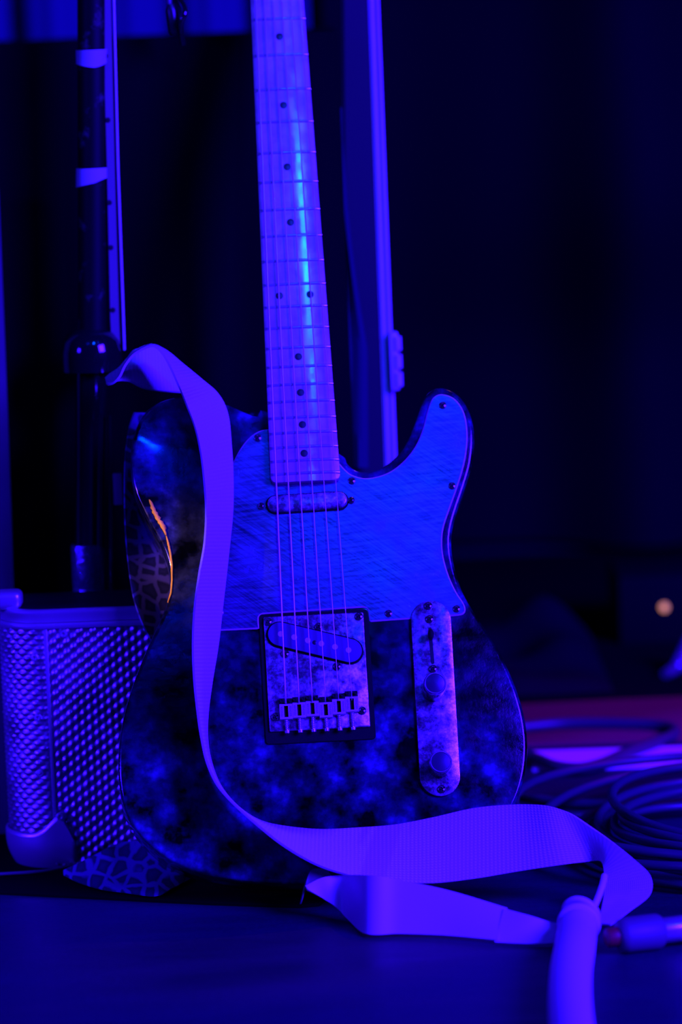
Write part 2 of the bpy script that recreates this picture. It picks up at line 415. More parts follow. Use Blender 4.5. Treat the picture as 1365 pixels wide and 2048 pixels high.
# tall edged panel right of the neck
PY = 3.32
a0, a1 = pix(684, -60, PY), pix(757, -60, PY); b0, b1 = pix(690, 940, PY), pix(795, 940, PY)
zt = a0.z + 0.25; 
def lerpz(p, q, z): t_ = (z - p.z) / (q.z - p.z); return p + (q - p) * t_
t = root('edged_panel', 'tall dark panel with bright metal edge standing right of the guitar neck', 'panel', (lerpz(a0, b0, 0).x, PY, 0))
def prism4(name, q0, q1, m_, dep, z0, z1, bev=0.002):
    """upright four-sided post whose left and right edges follow lines q0, q1 (each a pair of points)"""
    l0, l1 = lerpz(*q0, z0), lerpz(*q0, z1); r0, r1 = lerpz(*q1, z0), lerpz(*q1, z1)
    V = []
    for p in (l0, r0, r1, l1): V.append(Vector((p.x, PY - 0.0, p.z)) - t.location)
    for p in (l0, r0, r1, l1): V.append(Vector((p.x, PY + dep, p.z)) - t.location)
    Fc = [(0, 1, 2, 3), (4, 7, 6, 5), (0, 4, 5, 1), (1, 5, 6, 2), (2, 6, 7, 3), (3, 7, 4, 0)]
    me = bpy.data.meshes.new(name); bm = bmesh.new()
    vv = [bm.verts.new(p) for p in V]
    for f_ in Fc: bm.faces.new([vv[i] for i in f_])
    bmesh.ops.recalc_face_normals(bm, faces=bm.faces); bmesh.ops.bevel(bm, geom=bm.edges[:], offset=bev, segments=2, affect='EDGES')
    bm.to_mesh(me); bm.free(); finish(me, m_); return me
e0, e1 = pix(735, -60, PY), pix(771, 940, PY)
link('panel_board', prism4('panel_board', (a0, b0), (e0, e1), M['board'], 0.04, 0.0, zt), t)
g0, g1 = pix(746, -60, PY), pix(782, 940, PY)
link('edge_trim', prism4('edge_trim', (e0, e1), (g0, g1), M['alu_edge'], 0.05, 0.0, zt), t)
me = prism4('edge_bead', (g0 + Vector((0.0006, 0, 0)), g1 + Vector((0.0006, 0, 0))), (a1, b1), M['alu_edge'], 0.046, 0.0, zt)
link('edge_trim', me, t)
hp = pix(789, 722, PY - 0.002)
hb = link('hinge', box('hinge', -0.004, 0.004, -0.006, 0.006, -0.026, 0.026, M['alu_edge'], 0.002), t, loc=hp - t.location)
for dz in (-0.016, 0.0, 0.016):
    link('hinge_knuckle', tube('hinge_knuckle', [Vector((0.003, -0.004, dz - 0.006)), Vector((0.003, -0.004, dz + 0.006))], 0.004, M['alu_edge'], 10), hb)
# narrow tapering sheet painting the lighter patch of light cast on the panel
rows = []
for j in range(31):
    s = j / 30; y = 215 + 720 * s
    xl = 681 + 6 * s; xr = 684 + 6 * s + 44 * max(0, min(1, (s - 0.12) / 0.55)) ** 1.6
    row = []
    for i in range(7):
        p = pix(xl + (xr - xl) * i / 6, y, PY - 0.008 - 0.003 * math.sin(i * 1.4 + s * 2)); row.append(p)
    rows.append(row)
tag(link('light_wedge', grid('light_wedge', rows, mat('light_wedge_tint', (0.02, 0.02, 0.045), 0.8, 0, 0.05), 0.002)),
    'narrow dim sheet painted as light cast down the left side of the metal-edged panel', 'cloth')

# ================================================================== GUITAR
V0 = -0.1512
gm = Matrix.Translation(GT + G3 @ Vector((0, V0, 0))) @ G3.to_4x4()
g = root('electric_guitar', 'worn dark mottled electric guitar with single cutaway leaning on the draped table', 'guitar', mtx=gm)
def gl(p): return Vector((p[0], p[1] - V0, p[2] if len(p) > 2 else 0.0))
def gpl(x, y, w=0.0): return gl(gpix(x, y, w))
def flat(P): return [Vector((p.x, p.y, 0)) for p in P]

out_px = [(536, 822), (515, 831), (490, 823), (458, 809), (420, 798), (375, 793), (340, 796), (310, 808), (286, 830), (270, 862), (262, 900),
          (262, 945), (270, 985), (286, 1022), (306, 1060), (326, 1097), (338, 1135), (340, 1172), (332, 1212), (312, 1258), (290, 1306),
          (266, 1368), (248, 1430), (238, 1492), (237, 1552), (245, 1604), (265, 1650), (302, 1693), (352, 1727), (410, 1748), (475, 1759), (560, 1766),
          (650, 1766), (740, 1757), (830, 1738), (910, 1711), (975, 1674), (1020, 1628), (1046, 1570), (1056, 1505), (1052, 1445), (1037, 1387),
          (1014, 1330), (985, 1277), (950, 1225), (925, 1180), (910, 1133), (904, 1092), (906, 1058), (916, 1020), (931, 976), (945, 928), (950, 880),
          (945, 838), (930, 804), (908, 782), (882, 774), (860, 782), (845, 805), (832, 840), (818, 875), (797, 908), (770, 931), (738, 943), (710, 938),
          (692, 922), (680, 906)]
ol = flat(crom([gpl(x, y) for x, y in out_px], 6, True)); ol = resample(ol, 0.0032)
link('body', slab('body', ol, [(0.0034, 0), (0.0018, -0.0004), (0.0006, -0.0014), (0.0, -0.0034), (0.0, -0.0416), (0.0006, -0.0436), (0.0034, -0.045)], M['body'], 60), g)
# bare wood chips along the waist edge
def chip(name, px, w0, m_, side=0.0):
    """a ragged flake just proud of the rounded edge"""
    V = []; Fc = []; n = len(px)
    for (xa, ya, wa), (xb, yb, wb) in px:
        V += [gpl(xa, ya, wa), gpl(xb, yb, wb)]
    for i in range(n - 1): Fc.append((2 * i, 2 * i + 1, 2 * i + 3, 2 * i + 2))
    me = mesh(name, V, Fc, m_, True, 60)
    bm = bmesh.new(); bm.from_mesh(me); bmesh.ops.solidify(bm, geom=bm.faces[:], thickness=-0.0005); bm.to_mesh(me); bm.free()
    return me
CH = [(298, 999, 301), (299, 1004, 305), (300, 1008, 307), (302, 1012, 308), (301, 1016, 311), (305, 1021, 312), (304, 1025, 316), (308, 1030, 317), (310, 1034, 322), (311, 1038, 320),
      (315, 1042, 326), (316, 1046, 327), (320, 1050, 331), (322, 1055, 333), (325, 1059, 331), (328, 1064, 333), (331, 1070, 334)]
o = link('bare_wood_chip', chip('bare_wood_chip', [((a, y, .0003), (b_, y + 1, .0009)) for a, y, b_ in CH], 0, M['bare_wood']), g)
o['label'] = 'orange bare wood chip on the waist edge'
o = link('bare_wood_chip', chip('bare_wood_chip', [((332, 1072, .0004), (334, 1072, .0006)), ((335, 1088, .0002), (339, 1087, .0006)), ((339, 1106, 0), (343, 1105, .0005)),
     ((342, 1130, -.0002), (346, 1130, .0005)), ((343, 1160, -.0003), (346, 1160, .0004)), ((341, 1185, -.0002), (344, 1186, .0004)), ((335, 1205, 0), (337, 1206, .0003))], 0, M['bare_wood']), g)
o['label'] = 'thin worn edge of bare wood below the chip'

# pickguard with a bridge cut-out
gp = [(560, 862), (537, 858), (516, 863), (496, 878), (478, 902), (462, 935), (444, 985), (430, 1050), (422, 1120), (418, 1190), (419, 1235), (426, 1256), (442, 1261)]
P1 = crom([gpl(x, y, .0018) for x, y in gp], 6)
brg = [(519, 1257.5), (517.5, 1236), (520, 1231), (526, 1228), (620, 1221.5), (727, 1214.5), (733, 1216), (737, 1221), (739.5, 1243.5)]
P2 = [gpl(x, y, .0018) for x, y in brg]
gp2 = [(780, 1240.5), (825, 1237.5), (880, 1233.5), (915, 1231), (927, 1228), (932, 1220), (928, 1206), (913, 1183), (898, 1150), (888, 1115), (885, 1085), (888, 1055), (900, 1018), (917, 970),
       (931, 920), (936, 872), (930, 828), (912, 799), (886, 788), (867, 795), (856, 820), (846, 858), (832, 891), (808, 922), (775, 946), (735, 956), (706, 950), (690, 938), (681, 928), (660, 905)]
P3 = crom([gpl(x, y, .0018) for x, y in gp2], 6)
go = resample(flat(P1 + P2 + P3), 0.0022)
pg = link('pickguard', slab('pickguard', go, [(0.0010, 0.0019), (0.0002, 0.0010), (0.0, 0.0007), (0.0, 0.0001)], [M['guard'], M['guard_edge']], 25, lambda r: 0 if r == 2 else 1), g)
sm = screw_mesh(0.0031, 0.0016, M['screw']); sm2 = screw_mesh(0.0034, 0.0022, M['screw']); sm3 = screw_mesh(0.0026, 0.0018, M['screw'])
for x, y in [(516, 876), (704, 962), (905, 972), (886, 811), (914, 1218), (778, 1227), (440, 1225)]:
    link('screw', sm, pg, loc=gpl(x, y, .0019))

# neck
def hw(v_): return (0.04285 + (0.05615 - 0.04285) * (0.648 - v_) / (0.648 - 0.1818)) / 2
RAD = 0.241; CR = 0.0102
def crown(u, c0=CR): return c0 - (RAD - math.sqrt(RAD * RAD - u * u))
def neck_section(v_, hw_, back):
    pts = []
    for i in range(17):
        u = hw_ * (-1 + 2 * i / 16); e = abs(u) / hw_
        dz = 0.0007 * max(0, (e - 0.86) / 0.14) ** 2
        pts.append(gl((u, v_, crown(u) - dz)))
    pts.append(gl((hw_ * 1.008, v_, crown(hw_) - 0.0022)))
    pts.append(gl((hw_ * 1.0, v_, 0.003)))
    for i in range(1, 12):
        a = PI * i / 12
        pts.append(gl((hw_ * math.cos(a), v_, 0.003 - (0.003 - back) * math.sin(a) ** (0.75 if back > -0.0125 else 0.45))))
    pts.append(gl((-hw_, v_, 0.003))); pts.append(gl((-hw_ * 1.008, v_, crown(hw_) - 0.0022)))
    return pts
VE = 0.1752; secs = []
for k in range(7):
    a = PI / 2 * k / 6; r = 0.0055
    vv_ = VE + r * (1 - math.sin(a)); secs.append((vv_, hw(VE) - r * (1 - math.cos(a)) * 0 - r * (1 - math.sin(PI / 2 - a + 0)) * 1.0 if False else hw(VE) - r + r * math.sqrt(max(0, 1 - ((r - (vv_ - VE)) / r) ** 2)) if vv_ - VE < r else hw(vv_), -0.016))
secs = sorted(secs)
for vv_ in (0.19, 0.21, 0.235): secs.append((vv_, hw(vv_), -0.016))
for vv_ in (0.26, 0.28): secs.append((vv_, hw(vv_), -0.0125))
for k in range(12): vv_ = 0.31 + (0.652 - 0.31) * k / 11; secs.append((vv_, hw(vv_), -0.0118))
rows = [neck_section(*s) for s in secs]
n = len(rows[0]); V = [p for r in rows for p in r]; Fc = []
for i in range(len(rows) - 1):
    for j in range(n): j2 = (j + 1) % n; Fc.append((i * n + j, i * n + j2, (i + 1) * n + j2, (i + 1) * n + j))
Fc.append(tuple(range(n))); Fc.append(tuple((len(rows) - 1) * n + j for j in range(n)))
nk = link('neck', mesh('neck', V, Fc, M['maple'], True, 40), g)
def fretv(k): return 0.648 * 2 ** (-k / 12)
for k in range(1, 23):
    v_ = fretv(k); h_ = hw(v_) * 1.004; V = []; Fc = []
    for i in range(13):
        u = h_ * (-1 + 2 * i / 12); e = 1.0 if 0 < i < 12 else 0.25
        for dv, dw in ((-0.0014, -0.0004), (-0.0011, 0.0006), (-0.0004, 0.0011), (0.0004, 0.0011), (0.0011, 0.0006), (0.0014, -0.0004)):
            V.append(gl((u, v_ + dv, crown(u) + (dw if dw < 0 else dw * e))))
    for i in range(12):
        for j in range(5): Fc.append((i * 6 + j, i * 6 + j + 1, i * 6 + 7 + j, i * 6 + 6 + j))
    Fc.append((0, 1, 2, 3, 4, 5)); Fc.append(tuple(72 + j for j in range(6)))
    link('fret', mesh('fret', V, Fc, M['fret'], True, 60), nk)
dm = lathe('dot_inlay', [(0.0031, -0.0008), (0.0031, 0.0001), (0.0029, 0.00016)], M['inlay'], 20)
for k in (3, 5, 7, 9, 12, 15, 17, 19, 21):
    v_ = (fretv(k) + fretv(k - 1)) / 2
    for u in ((-0.0125, 0.0125) if k == 12 else (0.0,)):
        link('dot_inlay', dm, nk, loc=gl((u, v_, crown(u))))
link('nut', box('nut', -0.0212, 0.0212, 0.648 - V0, 0.6525 - V0, 0.006, 0.0122, M['white_vinyl'], 0.0006), g)
hs = [(-0.0214, 0.6525), (0.0214, 0.6525), (0.024, 0.672), (0.036, 0.690), (0.036, 0.710), (0.028, 0.720), (0.022, 0.75), (0.018, 0.80), (0.012, 0.835), (-0.004, 0.842), (-0.020, 0.835), (-0.030, 0.80), (-0.032, 0.70), (-0.026, 0.675)]
ho = resample([gl((a, b, 0)) for a, b in hs], 0.004)
ho = [Vector((p.x, p.y, 0)) for p in ho]
hd = link('headstock', slab('headstock', ho, [(0.001, 0.003), (0, 0.002), (0, -0.010), (0.001, -0.011)], M['maple'], 40), g)
pm = lathe('tuning_post', [(0.0045, 0), (0.0045, 0.003), (0.003, 0.004), (0.003, 0.011), (0.0034, 0.012)], M['fret'], 14)
for k in range(6): link('tuning_post', pm, hd, loc=gl((-0.020 + 0.002 * k, 0.685 + 0.0255 * k, 0.003)))
# strings
dia = (0.00130, 0.00108, 0.00088, 0.00072, 0.00062, 0.00056)
for k in range(6):
    s = -1 + 2 * k / 5; ub = 0.0264 * s; un = 0.0176 * s
    pts = [gl((un * 1.0, 0.660, 0.0116)), gl((un, 0.649, 0.01225)), gl((ub, 0.0015 - 0.001 * k * 0, 0.0141)), gl((ub, -0.008, 0.0108))]
    P = [pts[0], pts[1]] + [pts[1].lerp(pts[2], q / 8) for q in range(1, 9)] + [pts[3]]
    link('string', tube('string', P, dia[k] / 2, M['string'], 8), g)

# neck pickup
c0, c1 = gpl(552, 1008.5, .004), gpl(678, 1000.5, .004)
npk = link('neck_pickup', slab('neck_pickup', capsule(c0, c1, 0.0070), [(0.0016, 0.0066), (0.0007, 0.0063), (0.0002, 0.0056), (0, 0.0045), (0, 0.0012)], M['chrome'], 60), g)
link('pickup_ring', slab('pickup_ring', capsule(c0, c1, 0.0082), [(0.0002, 0.0022), (0, 0.0020), (0, 0.0004)], M['black'], 40), npk)
for x, y in ((523, 1012.5), (703, 1001)): link('screw', sm3, npk, loc=gpl(x, y, .0022) + Vector((0, 0, 0.0))).scale = (1.1, 1.1, 1.6)

# bridge
PL = gpl(527.7, 1238, .004); PR = gpl(741, 1454, .004)
u0, u1 = -0.0402, 0.0403; v1 = 0.0652; v0 = -0.0288
link('bridge_shade_plate', slab('bridge_shade_plate', [gl((p.x, p.y)) * 1.0 for p in rrect(u0 - 0.0036, u1 + 0.0040, v0 - 0.0098, v1 + 0.0030, 0.003)], [(0.0004, 0.0016), (0, 0.0012), (0, 0.0001)], M['black'], 40), g)  # black plate added to stand for the dark gap and shadow round the bridge
bp = link('bridge_plate', slab('bridge_plate', [gl((p.x, p.y)) for p in rrect(u0, u1, v0, v1, 0.0012)], [(0.0007, 0.0040), (0.0002, 0.0038), (0, 0.0033), (0, 0.0017)], M['chrome'], 50), g)
for x, y in ((537, 1244), (718.5, 1233), (551, 1434), (725, 1421.5), (638, 1254), (571, 1308), (675, 1333)):
    link('screw', sm2, bp, loc=gpl(x, y, .0040))
# bridge pickup
q0, q5 = gpl(561.5, 1268.7, .0062), gpl(697.3, 1301, .0062); dq = (q5 - q0).normalized()
e0_, e1_ = q0 - dq * 0.0005, q5 + dq * 0.0012
bk = link('bridge_pickup', slab('bridge_pickup', capsule(e0_, e1_, 0.0097), [(0.0006, 0.0074), (0.0001, 0.0072), (0, 0.0064), (0, 0.0041)], [M['pickup'], M['black']], 40, lambda r: 1 if r >= 1 else 0), g)
link('pickup_slot', slab('pickup_slot', capsule(e0_, e1_, 0.0111), [(0.0002, 0.0042), (0, 0.00415), (0, 0.0036)], M['black'], 40), bk)
ppm = lathe('pole_piece', [(0.0024, -0.001), (0.0024, 0.0002), (0.0022, 0.0004)], M['pole'], 18)
for k in range(6): p = q0.lerp(q5, k / 5); link('pole_piece', ppm, bk, loc=(p.x, p.y, 0.0074))
p = gpl(629.5, 1285, .0074); link('bobbin_hole', lathe('bobbin_hole', [(0.0018, -0.001), (0.0018, 0.00012), (0.0016, 0.0002)], M['inlay'], 14), bk, loc=p)

# saddles with springs
def saddle_mesh():
    bm = bmesh.new()
    bmesh.ops.create_cube(bm, size=1)
    for v_ in bm.verts: v_.co = Vector((v_.co.x * 0.0103, v_.co.y * 0.0120, 0.0034 + v_.co.z * 0.0052))
    top = max(bm.faces, key=lambda f_: f_.calc_center_median().z)
    bmesh.ops.inset_individual(bm, faces=[top], thickness=0.0012)
    for v_ in top.verts: v_.co.x = math.copysign(0.00165, v_.co.x); v_.co.y = math.copysign(0.0046, v_.co.y)
    r = bmesh.ops.inset_individual(bm, faces=[top], thickness=0.0001)
    for v_ in top.verts: v_.co.z -= 0.0036
    for f_ in bm.faces:
        c_ = f_.calc_center_median()
        if abs(c_.x) < 0.0017 and abs(c_.y) < 0.0047 and c_.z > 0.001 and c_.z < 0.00595: f_.material_index = 1
    # lower nose with a rounded ridge
    ret = bmesh.ops.create_cube(bm, size=1)
    for v_ in ret['verts']: v_.co = Vector((v_.co.x * 0.0103, 0.0085 + v_.co.y * 0.0050, 0.0026 + v_.co.z * 0.0036))
    for v_ in ret['verts']:
        for f_ in v_.link_faces: f_.material_index = 1
    me = bpy.data.meshes.new('saddle'); bm.to_mesh(me); bm.free(); finish(me, [M['saddle'], M['dark_metal']], False); return me
sad = saddle_mesh()
ssm = lathe('set_screw', [(0.0014, 0.0), (0.0014, 0.0030), (0.0010, 0.0034), (0.0004, 0.0026)], M['dark_metal'], 10)
def spring_mesh(L):
    P = []; turns = max(3, int(L / 0.0013))
    for k in range(turns * 8 + 1): a = 2 * PI * k / 8; P.append(Vector((0.0014 * math.cos(a), -L * k / (turns * 8), 0.0014 * math.sin(a))))
    return tube('intonation_spring', P, 0.00038, M['fret'], 5)
txt = bpy.data.curves.new('stamp', 'FONT'); txt.body = 'FENDER'; txt.size = 0.0024; txt.align_x = 'CENTER'; txt.align_y = 'CENTER'; txt.extrude = 0.00004; txt.resolution_u = 2
to = bpy.data.objects.new('stamp', txt); C.objects.link(to); bpy.context.view_layer.update()
stamp = bpy.data.meshes.new_from_object(to.evaluated_get(bpy.context.evaluated_depsgraph_get())); bpy.data.objects.remove(to); stamp.name = 'stamped_lettering'
stamp.materials.clear(); stamp.materials.append(M['dark_metal'])
spx = [(571.5, 1423.5), (598, 1420.5), (625, 1417.5), (652.5, 1420), (679, 1413.5), (705.5, 1408.5)]
for k, (x, y) in enumerate(spx):
    p = gpl(x, y, 0.009); p.x = 0.0 + (-0.0264 + 0.0528 * k / 5)
    so = link('saddle', sad, g, loc=(p.x, p.y, 0.0040))
    for sx in (-0.0034, 0.0034):
        link('set_screw', ssm, so, loc=(sx, 0.0088, 0.0042))
        link('stamped_lettering', stamp, so, mtx=Matrix.Translation((sx, 0.0, 0.00603)) @ Matrix.Rotation(PI / 2 * (1 if sx < 0 else -1), 4, 'Z'))
    L = (p.y - 0.006) - (v0 - V0)
    link('intonation_spring', spring_mesh(L), so, loc=(0, -0.006, 0.0028))
    link('intonation_screw', tube('intonation_screw', [Vector((0, -0.006, 0.0028)), Vector((0, -0.006 - L - 0.0005, 0.0028)), Vector((0, -0.006 - L - 0.0006, 0.0028)), Vector((0, -0.006 - L - 0.0026, 0.0028))], [0.0009, 0.0009, 0.0021, 0.0019], M['fret'], 10), so)

# control plate
k0, k1 = gpl(860.5, 1201, .0036), gpl(883, 1592, .0036); dk = (k1 - k0).normalized(); RK = 0.0160
cp = link('control_plate', slab('control_plate', capsule(k0 + dk * RK, k1 - dk * RK, RK, 20), [(0.0006, 0.0036), (0.0001, 0.0034), (0, 0.0030), (0, 0.0001)], M['chrome'], 50), g)
for x, y in ((857.3, 1212), (860, 1238.5), (867, 1338), (884, 1578.5)): link('screw', sm2, cp, loc=gpl(x, y, .0036))
s0, s1 = gpl(860.5, 1258, .0036), gpl(866, 1325, .0036)
link('switch_slot', slab('switch_slot', capsule(s0, s1, 0.0014, 6), [(0.0001, 0.0039), (0, 0.0038), (0, 0.003)], M['dark_metal'], 40), cp)
ax = gpl(861.5, 1272, .008)
sw = link('switch_lever', box('switch_lever', -0.0011, 0.0011, -0.0022, 0.0022, -0.003, 0.010, M['fret'], 0.0004), cp, loc=(ax.x, ax.y, 0.004))
tipm = lathe('switch_tip', [(0.0014, 0.0), (0.0030, 0.0008), (0.0032, 0.005), (0.0026, 0.0082), (0.0012, 0.0090)], M['black'], 16)
tp = link('switch_tip', tipm, cp, loc=(ax.x, ax.y, 0.009)); tp.scale = (0.8, 1.4, 1.0)
kn = lathe('knob', [(0.0088, 0.0), (0.0092, 0.0006), (0.0092, 0.0145), (0.0089, 0.0156), (0.0082, 0.0163), (0.0078, 0.0163), (0.0074, 0.0160), (0.004, 0.0163), (0.0006, 0.0164)], [M['knob'], M['knob_top'], M['bright_metal']], 40, lambda i: 1 if i >= 5 else (2 if i in (2, 3, 4) else 0))
for x, y, hz in ((871, 1366, 0.0330), (882.5, 1523, 0.0255)):
    p = gpl(x, y, hz)
    o = link('knob', kn, cp, loc=(p.x, p.y, 0.0036)); o.scale = (1, 1, (hz - 0.0036) / 0.0163)
bt = lathe('strap_button', [(0.0045, 0), (0.0045, 0.002), (0.003, 0.005), (0.003, 0.009), (0.0065, 0.012), (0.0065, 0.014), (0.003, 0.015)], M['fret'], 20)
pb = gpl(398, 795, -0.022); link('strap_button', bt, g, mtx=Matrix.Translation((pb.x, pb.y - 0.001, -0.022)) @ Matrix.Rotation(-PI / 2, 4, 'X'))

# ================================================================== STRAP
def ribbon(name, secs, m_, nspan=8, ncross=10, thick=0.0018, bulge=0.0):
    A = crom([s[0] for s in secs], nspan); B = crom([s[1] for s in secs], nspan)
    rows = []; uvs = []; L = 0
    for i in range(len(A)):
        if i: L += ((A[i] + B[i]) / 2 - (A[i - 1] + B[i - 1]) / 2).length
        rows.append([A[i].lerp(B[i], j / ncross) for j in range(ncross + 1)])
        uvs.append([(0.05 * j / ncross, L) for j in range(ncross + 1)])
    me = grid(name, rows, m_, thick, uvs, 70); return me
def gsec(l, wl, r, wr): return (gworld(*l, wl), gworld(*r, wr))
def ysec(l, Yl, r, Yr): return (pix(*l, Yl), pix(*r, Yr))
st = root('guitar_strap', 'white woven guitar strap looping over the guitar and along the floor', 'strap', fpix(1000, 1885))
off = st.location
web = []   # (lower / left edge, upper / right edge)
web += [ysec((365, 786), 3.075, (352, 738), 3.105), ysec((332, 784), 3.070, (323, 699), 3.100), ysec((302, 781), 3.065, (302, 691), 3.095), ysec((280, 775), 3.06, (282, 697), 3.09),
        ysec((258, 764), 3.052, (262, 713), 3.088), ysec((235, 763), 3.048, (240, 738), 3.086), ysec((217, 770), 3.036, (222, 750), 3.080), ysec((213, 768), 3.022, (211, 760), 3.070),
        ysec((226, 764), 3.015, (219, 750), 3.062), ysec((238, 752), 3.012, (246, 728), 3.058), ysec((250, 728), 3.012, (264, 702), 3.058), ysec((270, 705), 3.012, (281, 695), 3.058),
        ysec((303, 690), 3.010, (305, 687.5), 3.058), ysec((323, 701), 3.008, (334, 700), 3.054), ysec((340, 728), 3.006, (366, 726), 3.046), ysec((358, 768), 3.002, (405, 758), 3.036)]
web += [gsec((375, 810), .032, (438, 788), .008), gsec((392, 856), .032, (457, 828), .006), gsec((403, 905), .034, (464, 890), .005), gsec((410, 960), .036, (467.5, 950), .004),
        gsec((414, 1020), .037, (467, 1020), .004), gsec((411, 1085), .038, (461, 1085), .004), gsec((400, 1150), .040, (454, 1150), .004), gsec((391, 1220), .040, (446, 1220), .004),
        gsec((388, 1290), .042, (438, 1290), .004), gsec((391, 1360), .043, (426.5, 1360), .004), gsec((398, 1425), .046, (418, 1425), .004), gsec((406, 1478), .049, (417, 1478), .004),
        gsec((417, 1525), .052, (425, 1525), .005), gsec((437, 1568), .054, (444, 1572), .006), gsec((468, 1604), .056, (478, 1612), .008), gsec((512, 1644), .056, (522, 1640), .011),
        gsec((570, 1690), .055, (575, 1652), .014), gsec((640, 1730), .050, (642, 1658), .018), gsec((715, 1753), .044, (715, 1655), .022), gsec((790, 1763), .040, (790, 1649), .026),
        gsec((865, 1766), .038, (865, 1635), .030), gsec((950, 1757), .036, (950, 1616), .034), gsec((1040, 1742), .038, (1035, 1609), .040), gsec((1120, 1730), .044, (1095, 1612), .052)]
web += [ysec((1180, 1723), 2.868, (1137, 1626), 2.868), ysec((1200, 1722), 2.862, (1180, 1654), 2.862), ysec((1206, 1730), 2.852, (1228, 1687), 2.850), ysec((1209, 1748), 2.842, (1272, 1721), 2.836),
        ysec((1210, 1770), 2.830, (1302, 1752), 2.822), ysec((1208, 1795), 2.812, (1300, 1787), 2.806), ysec((1203, 1822), 2.800, (1262, 1818), 2.794), ysec((1199, 1846), 2.788, (1222, 1848), 2.784)]
web = [(a - off, b - off) for a, b in web]
link('webbing', ribbon('webbing', web, M['webbing']), st)
def onfl(x, y, z=0.002): return fpix(x, y, z)
def dsec(top, bot, lean):
    b = fpix(*bot, 0.0025); t_ = pix(*top, b.y + lean); return (b - off, t_ - off)
tail = [dsec((1185, 1852), (1180, 1878), .006), dsec((1113, 1846), (1106, 1886), .012), dsec((1060, 1831), (1050, 1887), .014), dsec((1008, 1817), (990, 1884), .018)]
o = link('strap_end_tab', ribbon('strap_end_tab', tail, M['white_vinyl'], 6, 6, 0.0024), st); o['label'] = 'smooth white end tab'
tail2 = [dsec((1016, 1819), (998, 1883), .020), dsec((900, 1783), (900, 1873), .022), dsec((800, 1762), (800, 1869), .024), dsec((742, 1752), (738, 1869), .024), dsec((692, 1750), (700, 1838), .012), (pix(655, 1803, 2.850) - off, pix(645, 1756, 2.856) - off), (pix(614, 1781, 2.850) - off, pix(611, 1773, 2.852) - off)]
o = link('strap_tail', ribbon('strap_tail', tail2, M['white_vinyl'], 8, 8, 0.0022), st); o['label'] = 'flat white tail of the strap lying towards the left'
clear = mat('frosted_strip', (0.10, 0.10, 0.11), 0.4)
o = link('strap_tip', ribbon('strap_tip', [tuple(pix(*q) - off for q in ab_) for ab_ in (((664, 1756, 2.862), (655, 1738, 2.864)), ((630, 1768, 2.860), (626, 1738, 2.862)), ((612, 1776, 2.858), (614, 1756, 2.860)), ((600, 1808, 2.852), (606, 1782, 2.856)))], clear, 6, 4, 0.0015), st)

# white tube tied to the strap loop
tp_px = [(1160, 1862), (1150, 1900), (1143, 1945), (1141, 2000), (1145, 2060), (1152, 2130), (1160, 2230)]
RT = 0.0152
tt = root('white_tube', 'thick white tube running towards the viewer from the strap loop', 'tube', fpix(1145, 2000))
Pt = [fpix(x, y, RT) - tt.location for x, y in tp_px]
Pt[0] = pix(1154, 1872, 2.722) - tt.location; Pt = [pix(1159, 1846, 2.748) - tt.location] + Pt
Pc = crom(Pt, 8); Rr = [RT * (0.80 + 0.2 * min(1, i / 5)) if i < 5 else RT for i in range(len(Pc))]
link('tube_body', tube('tube_body', Pc, Rr, M['white_rubber'], 28), tt)
def ring(c_, r, rr, ax_):
    ax_ = ax_.normalized(); a = ax_.cross(Vector((0, 0, 1))).normalized(); b = ax_.cross(a)
    return tube('binding_ring', [c_ + (a * math.cos(2 * PI * k / 32) + b * math.sin(2 * PI * k / 32)) * r for k in range(32)], rr, M['white_rubber'], 10, True)
axd = Pc[0] - Pc[6]
link('binding_ring', ring(Pc[0] - axd.normalized() * 0.001, RT * 0.90, 0.0030, axd), tt)
link('binding_ring', ring(Pc[0] + axd.normalized() * 0.009 + Vector((0.001, 0, 0.003)), RT * 0.86, 0.0028, axd + Vector((0.006, 0, 0.004))), tt)
cp_ = [pix(1178, 1838, 2.782), pix(1188, 1815, 2.786), pix(1197, 1795, 2.792), pix(1206, 1770, 2.80), pix(1210, 1752, 2.81)]
link('tie_cord', tube('tie_cord', crom([p - tt.location for p in cp_], 6), 0.0026, M['white_rubber'], 10), tt)

# ================================================================== EMBOSSED CASE
CY = 3.052                       # front face
xl = pix(6, 1450, CY).x; xs = pix(100, 1430, CY).x; CT = pix(140, 1218, CY).z; RC = xs - xl
cs = root('metal_case', 'small embossed aluminium case standing left of the guitar', 'case', (xs + 0.08, CY + 0.05, 0))
CL = cs.location
def path(s, o_=0.0):
    """plan outline, s=0 where corner meets front; s<0 round the corner to the left side, s>0 along the front"""
    if s >= 0: return Vector((xs + s, CY - o_, 0)), Vector((0, -1, 0))
    A = RC * PI / 2
    if s > -A:
        a = -s / RC; nrm = Vector((-math.sin(a), -math.cos(a), 0))
        return Vector((xs, CY + RC, 0)) + nrm * (RC + o_), nrm
    return Vector((xl - o_, CY + RC + (-s - A), 0)), Vector((-1, 0, 0))
def emboss_wide(s, z):
    px, pz = 0.0104, 0.0084; h_ = 0
    for dx, dz in ((0, 0), (0.5, 0.5)):
        a = ((s / px + dx + 0.5) % 1 - 0.5) * px; b = ((z / pz + dz + 0.5) % 1 - 0.5) * pz
        h_ = max(h_, math.exp(-(a / 0.0037) ** 2 - (b / 0.0017) ** 2))
    return h_
def emboss_diag(s, z):
    px, pz = 0.0112, 0.0086; h_ = 0
    zz = z
    for dx, dz in ((0, 0), (0.5, 0.5)):
        a = ((s / px + dx + 0.5) % 1 - 0.5) * px; b = ((zz / pz + dz + 0.5) % 1 - 0.5) * pz
        ar = a * 0.92 - b * 0.39; br = a * 0.39 + b * 0.92
        h_ = max(h_, math.exp(-(ar / 0.0021) ** 2 - (br / 0.0031) ** 2))
    return h_
